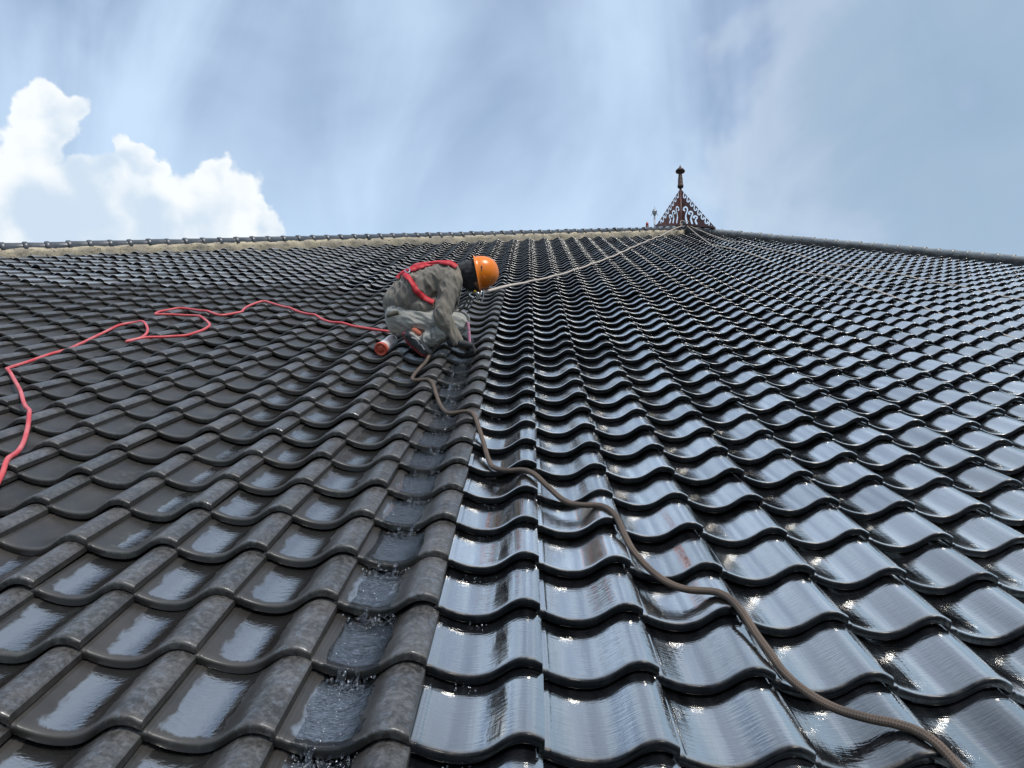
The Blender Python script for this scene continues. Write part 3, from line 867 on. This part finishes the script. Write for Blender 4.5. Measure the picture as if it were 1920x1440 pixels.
# face: brow, nose and chin of the head that looks down
fdir = (wp(897, 560, 5.47) - wp(889, 512, 5.47)).normalized()
shirt_ch = [
    [J(765, 566, 5.43, .135), J(778, 548, 5.42, .138), J(818, 528, 5.42, .118), J(842, 518, 5.42, .098)],
    [J(765, 564, 5.54, .130), J(780, 546, 5.54, .135), J(820, 526, 5.54, .115), J(842, 516, 5.54, .095)],
    [J(750, 568, 5.47, .120), J(782, 532, 5.48, .130), J(826, 520, 5.48, .110), J(858, 510, 5.48, .065)],
    # loose hem
    [J(745, 570, 5.44, .085), J(790, 577, 5.36, .075), J(825, 572, 5.38, .060)],
    [J(745, 566, 5.56, .085), J(790, 572, 5.60, .075), J(825, 568, 5.58, .060)],
    # sleeves
    [J(838, 524, 5.42, .085), J(846, 527, 5.36, .078), J(838, 560, 5.31, .068), J(829, 592, 5.27, .062), J(843, 618, 5.275, .053), J(857, 640, 5.285, .043)],
    [J(838, 522, 5.55, .085), J(850, 520, 5.62, .074), J(840, 590, 5.66, .058), J(860, 630, 5.60, .044)],
]
fold = (wp(835, 590, 5.3) - wp(815, 510, 5.3)).normalized()
shirt = blob('shirt', shirt_ch, M_SHIRT, person, 0.0065, 4, 0.012, 0.055, 3.0, fold)
pants_ch = [
    [J(752, 592, 5.42, .112), J(752, 590, 5.55, .112)],
    [J(752, 597, 5.42, .110), J(775, 602, 5.37, .098), J(818, 604, 5.34, .084), J(858, 606, 5.33, .072)],
    [J(858, 608, 5.33, .072), J(835, 622, 5.315, .068), J(808, 634, 5.305, .062), J(796, 640, 5.30, .050)],
    [J(752, 592, 5.55, .108), J(790, 594, 5.62, .092), J(862, 600, 5.66, .074)],
    [J(862, 602, 5.66, .074), J(864, 618, 5.64, .062), J(864, 628, 5.62, .050)],
    [J(742, 612, 5.42, .060), J(765, 612, 5.38, .070)],
]
pants = blob('trousers', pants_ch, M_PANTS, person, 0.0075, 4, 0.009, 0.050, 9.0, (wp(850, 620, 5.3) - wp(790, 590, 5.3)).normalized())
neck_ch = [[J(852, 511, 5.47, .066), J(868, 510, 5.47, .070), J(884, 511, 5.47, .092)], [J(884, 511, 5.47, .092), J(896, 513, 5.47, .098)],
           [J(880, 522, 5.47, .080), J(890, 535, 5.47, .060), J(893, 541, 5.47, .040)]]
bal = blob('balaclava', neck_ch, M_BLACK, person, 0.008, 4, 0.004, 0.04, 5.0)

def surf_ribbon(name, bvh, pix, width, mat, parent, offs=0.004, step=0.006, thick=0.003):
    pts_, nrm_ = [], []
    P2 = resample([np.array(p, float) for p in pix], 1.2)
    for (u, v) in P2:
        d = ray(u, v).normalized()
        hit_, n_, _, _ = bvh.ray_cast(CPOS, d)
        if hit_ is None: continue
        if n_.dot(d) > 0: n_ = -n_
        pts_.append(np.array(hit_)); nrm_.append(np.array(n_))
    pts_ = np.array(pts_); nrm_ = np.array(nrm_)
    for c_i in range(3):
        pts_[:, c_i] = smooth1(pts_[:, c_i], 2.0); nrm_[:, c_i] = smooth1(nrm_[:, c_i], 3.0)
    nrm_ /= np.linalg.norm(nrm_, axis=1)[:, None]
    T = np.gradient(pts_, axis=0); T /= np.linalg.norm(T, axis=1)[:, None] + 1e-12
    B = np.cross(nrm_, T); B /= np.linalg.norm(B, axis=1)[:, None] + 1e-12
    V, F = [], []
    for k in range(len(pts_)):
        c = pts_[k] + nrm_[k] * offs
        V += [c - B[k] * width / 2, c - B[k] * width / 2 + nrm_[k] * thick, c + nrm_[k] * thick * 1.3, c + B[k] * width / 2 + nrm_[k] * thick, c + B[k] * width / 2]
    for k in range(len(pts_) - 1):
        for q in range(4):
            a = k * 5 + q
            F.append((a, a + 1, a + 6, a + 5))
    o = link(name, mesh_from(name, V, F), mat)
    if parent is not None: world_child(o, parent)
    return o
def bvh_of(*obs):
    V, F = [], []
    for o in obs:
        n0 = len(V)
        V += [v.co.copy() for v in o.data.vertices]
        F += [tuple(n0 + i for i in p.vertices) for p in o.data.polygons]
    return BVHTree.FromPolygons(V, F)
# shoes: dark upper with a red sole edge, heel raised
M_SHOE = noisy('shoe_upper', (0.020, 0.021, 0.023), (0.05, 0.052, 0.055), 18, 0.35)
M_SOLE = noisy('red_sole', (0.30, 0.022, 0.03), (0.16, 0.015, 0.02), 22, 0.5)
M_SOCK = noisy('orange_sock', (0.48, 0.13, 0.07), (0.38, 0.10, 0.06), 30, 0.8)
sh = blob('shoe', [[J(768, 630, 5.27, .040), J(784, 643, 5.27, .046), J(797, 657, 5.27, .038), J(802, 661, 5.27, .028)], [J(768, 630, 5.31, .038), J(784, 643, 5.31, .044), J(797, 657, 5.31, .036)], [J(776, 626, 5.29, .040), J(788, 636, 5.29, .042)]], M_SHOE, person, 0.006, 4)
so = blob('sole', [[J(759, 627, 5.27, .020), J(766, 640, 5.27, .020), J(779, 652, 5.27, .020), J(793, 664, 5.27, .018), J(804, 667, 5.27, .014)], [J(759, 627, 5.32, .020), J(766, 640, 5.32, .020), J(779, 652, 5.32, .020), J(793, 664, 5.32, .018)]], M_SOLE, None, 0.006, 4)
so.parent = sh
M_SHOEP = noisy('shoe_panel_glint', (0.30, 0.31, 0.32), (0.18, 0.19, 0.20), 25, 0.35)  # pale grey panel stripes, coloured in as a highlight on the upper
for pth in ([(771, 633), (778, 635), (784, 641), (786, 647)], [(788, 645), (792, 650), (796, 657)]):
    rb = surf_ribbon('shoe_panel_glint', bvh_of(sh), pth, 0.012, M_SHOEP, None, 0.001, thick=0.002)
    rb.parent = sh
sk = blob('sock', [[J(777, 620, 5.270, .022), J(785, 626, 5.265, .022)]], M_SOCK, person, 0.006, 2)
sh2 = blob('shoe', [[J(852, 630, 5.63, .036), J(866, 636, 5.64, .042), J(880, 640, 5.66, .034)]], M_SHOE, person, 0.006, 4)
so2 = blob('sole', [[J(850, 638, 5.63, .016), J(866, 643, 5.64, .018), J(884, 646, 5.66, .014)]], M_SOLE, None, 0.006, 3)
so2.parent = sh2

# gloved hands: palm, four fingers and a thumb
M_GLOVE = cloth('black_glove', (0.014, 0.014, 0.016), (0.022, 0.022, 0.024), (0.03, 0.03, 0.03), 0.6, 30)
def hand(wrist, knuck, dn, side, name='glove'):
    """wrist and knuckle line in space; dn points where the fingers curl, side runs from index to little finger"""
    ax_ = (knuck - wrist).normalized()
    L_ = (knuck - wrist).length
    chains = []
    for q in (-1.2, -0.4, 0.4, 1.2):
        chains.append([(wrist + side * q * 0.010, .029), (knuck + side * q * 0.020 + dn * 0.006, .021)])
    chains.append([(wrist - ax_ * 0.05, .034), (wrist, .032)])
    for q, ln in zip((-1.2, -0.4, 0.4, 1.2), (.92, 1.0, .94, .76)):
        a = knuck + side * q * 0.021
        b = a + (ax_ * 0.62 + dn * 0.75).normalized() * 0.040 * ln
        c = b + (ax_ * -0.25 + dn).normalized() * 0.026 * ln
        d = c + (ax_ * -0.9 + dn * 0.4).normalized() * 0.020 * ln
        chains.append([(a, .0125), (b, .0115), (c, .0105), (d, .0095)])
    t0 = wrist + ax_ * L_ * 0.25 - side * 0.024
    t1 = t0 + (ax_ * 0.6 - side * 0.6 + dn * 0.5).normalized() * 0.042
    t2 = t1 + (ax_ * 0.8 + dn * 0.6).normalized() * 0.032
    chains.append([(t0, .019), (t1, .0135), (t2, .011)])
    return blob(name, chains, M_GLOVE, person, 0.0048, 2)
dn_ = (wp(885, 700, 5.30) - wp(885, 650, 5.30)).normalized()
hand(wp(860, 643, 5.285), wp(883, 646, 5.28), dn_, Vector(cf.tolist()) * -1.0)
hand(wp(864, 634, 5.60), wp(878, 640, 5.56), dn_, Vector(cf.tolist()))

# hard hat
M_HAT, kh, bh = material('orange_plastic', (0.80, 0.19, 0.010), 0.28)
gh = kh.n('ShaderNodeNewGeometry').outputs['Position']
kh.put(bh.inputs['Base Color'], kh.mix(kh.ramp(kh.noise(gh, 18, 5, 0.65), 0.45, 0.75, 0.0, 0.35), (0.95, 0.23, 0.008, 1), (0.80, 0.21, 0.02, 1)))
kh.put(bh.inputs['Normal'], kh.bump(kh.noise(gh, 40, 4), 0.06, 0.003))
dh = 5.46
h_top, h_bot = wp(890, 479, dh), wp(902.5, 546, dh)
fr = (h_bot - h_top).normalized()                       # nape to brow
lat_ = Vector(cf.tolist()); lat_ = (lat_ - fr * lat_.dot(fr)).normalized()
crown = lat_.cross(fr).normalized()
if crown.dot(Vector(cr.tolist())) < 0: crown = -crown
hc = (h_top + h_bot) / 2
half = (h_bot - h_top).length / 2
V, F = [], []
NT_, NP_ = 14, 40
def hat_pt(th, ph, grow=1.0):
    cx_, cy_ = math.cos(ph), math.sin(ph)
    a = half * 0.93 * grow; b = 0.108 * grow; hgt = 0.142 * grow
    st_ = math.sin(th) ** 0.88; ct = math.cos(th)
    ridge_ = 0.006 * math.exp(-(cy_ * st_ / 0.16) ** 2) * min(1.0, ct * 3 + 0.1)
    return hc + fr * (a * cx_ * st_) + lat_ * (b * cy_ * st_) + crown * (hgt * ct ** 0.9 + ridge_)
for r in range(NT_ + 1):
    th = 0.001 + (math.pi / 2 - 0.001) * r / NT_
    for q in range(NP_): V.append(hat_pt(th, 2 * math.pi * q / NP_))
for (g1, dz_) in ((1.05, -0.004), (1.09, -0.010)):      # rim with a longer peak in front
    for q in range(NP_):
        ph = 2 * math.pi * q / NP_
        pk = max(0.0, math.cos(ph)) ** 3
        base_ = hat_pt(math.pi / 2, ph, 1.0)
        outw = (base_ - hc).normalized()
        V.append(base_ + outw * ((g1 - 1.0) * 0.13 + pk * 0.022 * (1 if g1 < 1.06 else 1.7)) + crown * dz_)
for q in range(NP_):
    V.append(hat_pt(math.pi / 2, 2 * math.pi * q / NP_, 0.96) - crown * 0.008)
for q in range(NP_):
    V.append(hat_pt(1.1, 2 * math.pi * q / NP_, 0.93))
rows_ = NT_ + 5
for r in range(rows_ - 1):
    for q in range(NP_):
        a = r * NP_ + q; b = r * NP_ + (q + 1) % NP_
        F.append((a, b, b + NP_, a + NP_))
hat = link('hard_hat', mesh_from('hard_hat', V, F), M_HAT)
world_child(hat, person)
hat['label'] = 'bright orange plastic hard hat'
# small dark emblem on the side of the shell
M_INK, _, _ = material('black_print', (0.015, 0.012, 0.012), 0.5)
hb = bvh_of(hat)
em = surf_ribbon('emblem', hb, [(901, 498), (904, 498.5), (904.5, 503), (902, 505), (901, 502), (903.5, 500.5)], 0.006, M_INK, None, 0.001, thick=0.0008)
em.parent = hat
em = surf_ribbon('emblem', hb, [(900.5, 506.5), (903, 507.5), (905.5, 505)], 0.005, M_INK, None, 0.001, thick=0.0008)
em.parent = hat
sl = surf_ribbon('slot', hb, [(905, 517), (908, 518), (909, 522), (907, 527)], 0.006, M_HAT, None, 0.001, thick=0.004)
sl.parent = hat

# harness
M_RED = noisy('red_webbing', (0.60, 0.028, 0.040), (0.52, 0.020, 0.032), 40, 0.6, 0, 0.2, 0.001)
M_REDMARK = noisy('worn_webbing', (0.42, 0.24, 0.20), (0.5, 0.2, 0.18), 40, 0.7)
harness = empty('harness')
world_child(harness, person)
harness['label'] = 'red webbing safety harness over the shirt'
sb = bvh_of(shirt, pants, bal)
def hstrap(name, pix, wd, mat=M_RED, offs=0.011):
    o = surf_ribbon(name, sb, pix, wd, mat, None, offs)
    o.parent = harness
    o.matrix_parent_inverse = Matrix.Identity(4)
    return o
hstrap('shoulder_strap', [(856, 503), (848, 497), (840, 495), (822, 494), (801, 499), (776, 506), (765, 510)], 0.040)
hstrap('shoulder_strap', [(846, 493), (838, 489.5), (822, 487.5), (813, 487), (797, 491.5), (776, 501), (768, 506)], 0.030)
hstrap('waist_strap', [(759, 514), (766, 524), (774, 536), (784, 549), (796, 560), (806, 566), (816, 569)], 0.042)
hstrap('waist_strap', [(766, 508), (757, 512), (750, 518), (745, 524)], 0.030)
M_STEEL, _, _ = material('polished_steel', (0.55, 0.56, 0.58), 0.25, 1.0)
bk = surf_ribbon('buckle', sb, [(761, 506), (768, 505), (771, 509), (768, 514), (762, 514), (760, 509)], 0.010, M_STEEL, None, 0.012, thick=0.005)
bk.parent = harness
M_KHAKI = noisy('khaki_trim', (0.12, 0.105, 0.075), (0.09, 0.08, 0.06), 30, 0.8)
bl = surf_ribbon('waistband', bvh_of(pants), [(726, 592), (735, 589), (748, 586)], 0.03, M_KHAKI, None, 0.004)
bl.parent = pants
M_TAPE = noisy('grey_tape', (0.16, 0.165, 0.16), (0.2, 0.2, 0.19), 30, 0.5)
tp = surf_ribbon('ankle_tape', bvh_of(pants), [(811, 610), (812, 622), (814, 636)], 0.036, M_TAPE, None, 0.004)
tp.parent = pants

# carabiner and its webbing in front of the face
dc = 5.40
cara = empty('carabiner', wp(893, 556, dc))
tag(cara, 'steel carabiner and clamp hanging in front of the bowed face', 'carabiner')
bpy.context.view_layer.update()
def px_tube(name, pts_, r, mat, parent, seg=8):
    P = resample([np.array(wp(*p)) for p in pts_], 0.006)
    o = link(name, tube_mesh(name, P, r, seg), mat); world_child(o, parent); return o
px_tube('ring', [(893, 562, dc), (900, 566, dc), (904, 563, dc), (906, 553, dc), (906, 547, dc), (903, 546, dc - .01), (901, 552, dc - .02), (897, 559, dc - .01), (893, 562, dc)], 0.0055, M_STEEL, cara)
px_tube('clamp', [(880, 551, dc), (886, 548, dc), (893, 549, dc - .02), (895, 554, dc - .02), (889, 557, dc), (882, 555, dc), (880, 551, dc)], 0.009, M_STEEL, cara)
px_tube('gate', [(892, 548, dc - .02), (898, 551, dc - .03), (894, 556, dc - .01)], 0.008, M_STEEL, cara)
M_YEL = noisy('yellow_tag', (0.65, 0.42, 0.03), (0.55, 0.35, 0.03), 40, 0.5)
px_tube('tag', [(889, 545, dc - .02), (892, 548, dc - .02)], 0.010, M_YEL, cara)
M_WEB = noisy('grey_webbing', (0.22, 0.21, 0.19), (0.15, 0.14, 0.13), 40, 0.8)
px_tube('webbing', [(881, 554, dc), (876, 563, dc + .03), (869, 575, dc + .05), (861, 584, dc + .07)], 0.008, M_WEB, cara)
px_tube('webbing', [(884, 555, dc), (881, 566, dc + .03), (877, 574, dc + .05), (873, 581, dc + .08)], 0.006, M_WEB, cara)
px_tube('webbing', [(858, 556, dc), (857, 566, dc), (858, 573, dc)], 0.006, M_BLACK, cara)

sl_px = [(985, 528), (1040, 515), (1080, 503), (1140, 482), (1200, 456), (1240, 440)]
pp = lay_on_roof(sl_px, 0.0095, 0.07, 0.06, 6.0, 0.0, 0.03)
s0 = np.array(wp(905, 549, dc)); e0_ = np.array(wp(1278, 424, dfin - 0.12))
head_ = resample([s0, np.array(wp(930, 542, 5.9)), np.array(wp(958, 535, 6.8)), pp[0]], 0.05)
tail_ = resample([pp[-1], np.array(wp(1262, 430, dfin - 0.9)), e0_], 0.1)
me = tube_mesh('safety_line', list(head_[:-1]) + pp[:-1] + list(tail_), 0.0135, 8)
tag(link('safety_line', me, M_LINE), 'taut tan safety line running from the carabiner up to the finial', 'rope')

# brush with pink handle in the gloved hand
M_PINK = noisy('pink_plastic', (0.72, 0.30, 0.42), (0.66, 0.26, 0.37), 30, 0.35)
M_BRIST = noisy('dark_bristle', (0.03, 0.03, 0.035), (0.06, 0.06, 0.06), 60, 0.8, 0, 0.6, 0.01)
db = 5.295
brush = empty('scrub_brush', wp(881, 656, db))
tag(brush, 'pink-handled scrubbing brush upright in the black glove', 'brush')
bpy.context.view_layer.update()
px_tube('handle', [(877.5, 604, db), (878.5, 615, db), (879, 619, db)], 0.0095, M_PINK, brush, 12)
px_tube('handle_joint', [(879, 618.5, db), (879.2, 621.5, db)], 0.0075, M_STEEL, brush, 12)
px_tube('handle', [(879.2, 621, db), (880, 634, db), (881, 650, db)], 0.0105, M_PINK, brush, 12)
px_tube('bristle_head', [(872, 660, db), (881, 661, db), (889, 662, db)], 0.014, M_BRIST, brush, 12)

# bottle lying on the tiles
bx, bs = on_roof(714, 655, 0.035)
bot = empty('plastic_bottle', rw(bx, bs, 0.036))
tag(bot, 'cloudy plastic bottle with an orange lid lying beside the shoe', 'bottle')
updir = (rw(0.22, 1.0, 0.10) - rw(0, 0, 0)).normalized()
bot.rotation_euler = updir.to_track_quat('Z', 'Y').to_euler()
M_CLOUDY, kc, bc = material('cloudy_plastic', (0.72, 0.62, 0.60), 0.25)
gc = kc.n('ShaderNodeNewGeometry').outputs['Position']
kc.put(bc.inputs['Base Color'], kc.mix(kc.ramp(kc.noise(gc, 22, 5), 0.4, 0.6), (0.80, 0.77, 0.76, 1), (0.74, 0.56, 0.53, 1)))
M_LID = noisy('orange_lid', (0.66, 0.10, 0.045), (0.52, 0.075, 0.05), 45, 0.4, 0, 0.3, 0.003)
link('bottle_body', lathe('bottle_body', [(0.030, 0.016), (0.042, 0.018), (0.044, 0.03), (0.0435, 0.10), (0.041, 0.13), (0.044, 0.15), (0.043, 0.20), (0.036, 0.225), (0.02, 0.232), (0.001, 0.233)], 24), M_CLOUDY, bot)
link('lid', lathe('lid', [(0.001, -0.004), (0.020, -0.004), (0.022, 0.0), (0.036, 0.001), (0.039, -0.005), (0.045, -0.006), (0.048, -0.002), (0.048, 0.018), (0.046, 0.020)], 24), M_LID, bot)

# ------------------------------------------------------------------ water running down one column of tiles
M_WATER, kw, bw = material('running_water', (0.95, 0.97, 1.0), 0.03, ior=1.333)
bw.inputs['Transmission Weight'].default_value = 1.0
gw = kw.n('ShaderNodeNewGeometry').outputs['Position']
kw.put(bw.inputs['Normal'], kw.bump(kw.noise(gw, 80, 4, 0.6, 0.6), 0.9, 0.008))
WV, WF = [], []
def wgrid(P):
    o_ = len(WV); r_, c_ = P.shape[:2]
    WV.extend([tuple(p) for p in P.reshape(-1, 3)])
    for a in range(r_ - 1):
        for b in range(c_ - 1):
            i0 = o_ + a * c_ + b
            WF.append((i0, i0 + 1, i0 + c_ + 1, i0 + c_))
def drop(p, r, sx=1.0):
    o_ = len(WV)
    t_ = (1 + 5 ** .5) / 2
    ico = [(-1, t_, 0), (1, t_, 0), (-1, -t_, 0), (1, -t_, 0), (0, -1, t_), (0, 1, t_), (0, -1, -t_), (0, 1, -t_), (t_, 0, -1), (t_, 0, 1), (-t_, 0, -1), (-t_, 0, 1)]
    for c in ico: WV.append((p[0] + c[0] * r / 1.9, p[1] + c[1] * r * sx / 1.9, p[2] + c[2] * r / 1.9))
    for f in [(0, 11, 5), (0, 5, 1), (0, 1, 7), (0, 7, 10), (0, 10, 11), (1, 5, 9), (5, 11, 4), (11, 10, 2), (10, 7, 6), (7, 1, 8), (3, 9, 4), (3, 4, 2), (3, 2, 6), (3, 6, 8), (3, 8, 9), (4, 9, 5), (2, 4, 11), (6, 2, 10), (8, 6, 7), (9, 8, 1)]:
        WF.append(tuple(o_ + q for q in f))
def strand(p0, p1, r0, r1):
    o_ = len(WV); K = 6; S = 6
    for a in range(S + 1):
        t = a / S
        c = p0 * (1 - t) + p1 * t + np.array([rng.normal(0, .0015), rng.normal(0, .0015), 0.006 * math.sin(math.pi * t)])
        r = (r0 * (1 - t) + r1 * t) * (1 + 0.35 * rng.normal())
        for q in range(K):
            an = 2 * math.pi * q / K
            WV.append((c[0] + abs(r) * math.cos(an), c[1] + abs(r) * math.sin(an) * 0.7, c[2] + abs(r) * math.sin(an) * 0.7))
    for a in range(S):
        for q in range(K):
            WF.append((o_ + a * K + q, o_ + a * K + (q + 1) % K, o_ + (a + 1) * K + (q + 1) % K, o_ + (a + 1) * K + q))
for j in range(-2, 14):
    i = -2
    nu, nv = 26, 34
    ph = rng.random() * 50
    lo_, hi_ = 0.10 + rng.normal(0, .015), 0.60 + rng.normal(0, .02)
    P = np.zeros((nv, nu, 3))
    for a in range(nv):
        v = -0.004 + (TL + 0.006) * a / (nv - 1)
        nar = 0.05 * mnoise.noise(Vector((v * 9, ph, 0)))
        for b in range(nu):
            t = b / (nu - 1)
            u = (lo_ + nar) * (1 - t) + (hi_ + nar) * t
            x = (i + u) * TW
            edge_ = math.sin(math.pi * t) ** 0.5
            rp = mnoise.noise(Vector((u * 13, v * 42 + ph, ph))) + 0.6 * mnoise.noise(Vector((u * 34, v * 70 + ph, 2 * ph)))
            up_ = max(0.0, (v / TL - 0.72) / 0.28)                     # churning where the fall lands
            hgt = (0.0036 + 0.0026 * rp + 0.008 * up_ * abs(rp)) * edge_ - 0.0012 * (1 - edge_)
            z = float(prof(u)) - STEP * max(v, 0) / TL + hgt
            P[a, b] = (x, j * TL + v, z)
    wgrid(P)
    for q in range(rng.integers(2, 5)):                                   # strands over the lip
        u = rng.uniform(0.2, 0.5)
        x = (i + u) * TW
        p0 = np.array([x, j * TL + 0.004, float(prof(u)) + 0.004]); p1 = np.array([x + rng.normal(0, .006), j * TL - rng.uniform(.015, .04), float(prof(u)) - STEP * 0.95])
        strand(p0, p1, 0.005, 0.0035)
    for q in range(80):
        u = float(np.clip(rng.normal(0.36, 0.11), 0.08, 0.62)); s_ = -abs(rng.normal(0, .028)) - 0.004
        zb = float(prof(u)) - STEP * (1 + s_ / TL)
        drop(((i + u) * TW, j * TL + s_, zb + abs(rng.normal(0.004, .010))), rng.uniform(.0012, .0042), rng.uniform(1, 2.2))
for j in range(-1, 12):                                                   # stray drips on the cleaned column
    for q in range(10):
        u = float(np.clip(rng.normal(0.34, 0.08), 0.1, 0.6)); s_ = -abs(rng.normal(0, .02)) - .003
        drop(((-1 + u) * TW, j * TL + s_, float(prof(u)) - STEP * (1 + s_ / TL) + abs(rng.normal(0.002, .006))), rng.uniform(.001, .0026), rng.uniform(1, 2))
wm_ = mesh_from('running_water', [rw(*p) for p in WV], WF)
tag(link('running_water', wm_, M_WATER), kind='stuff')
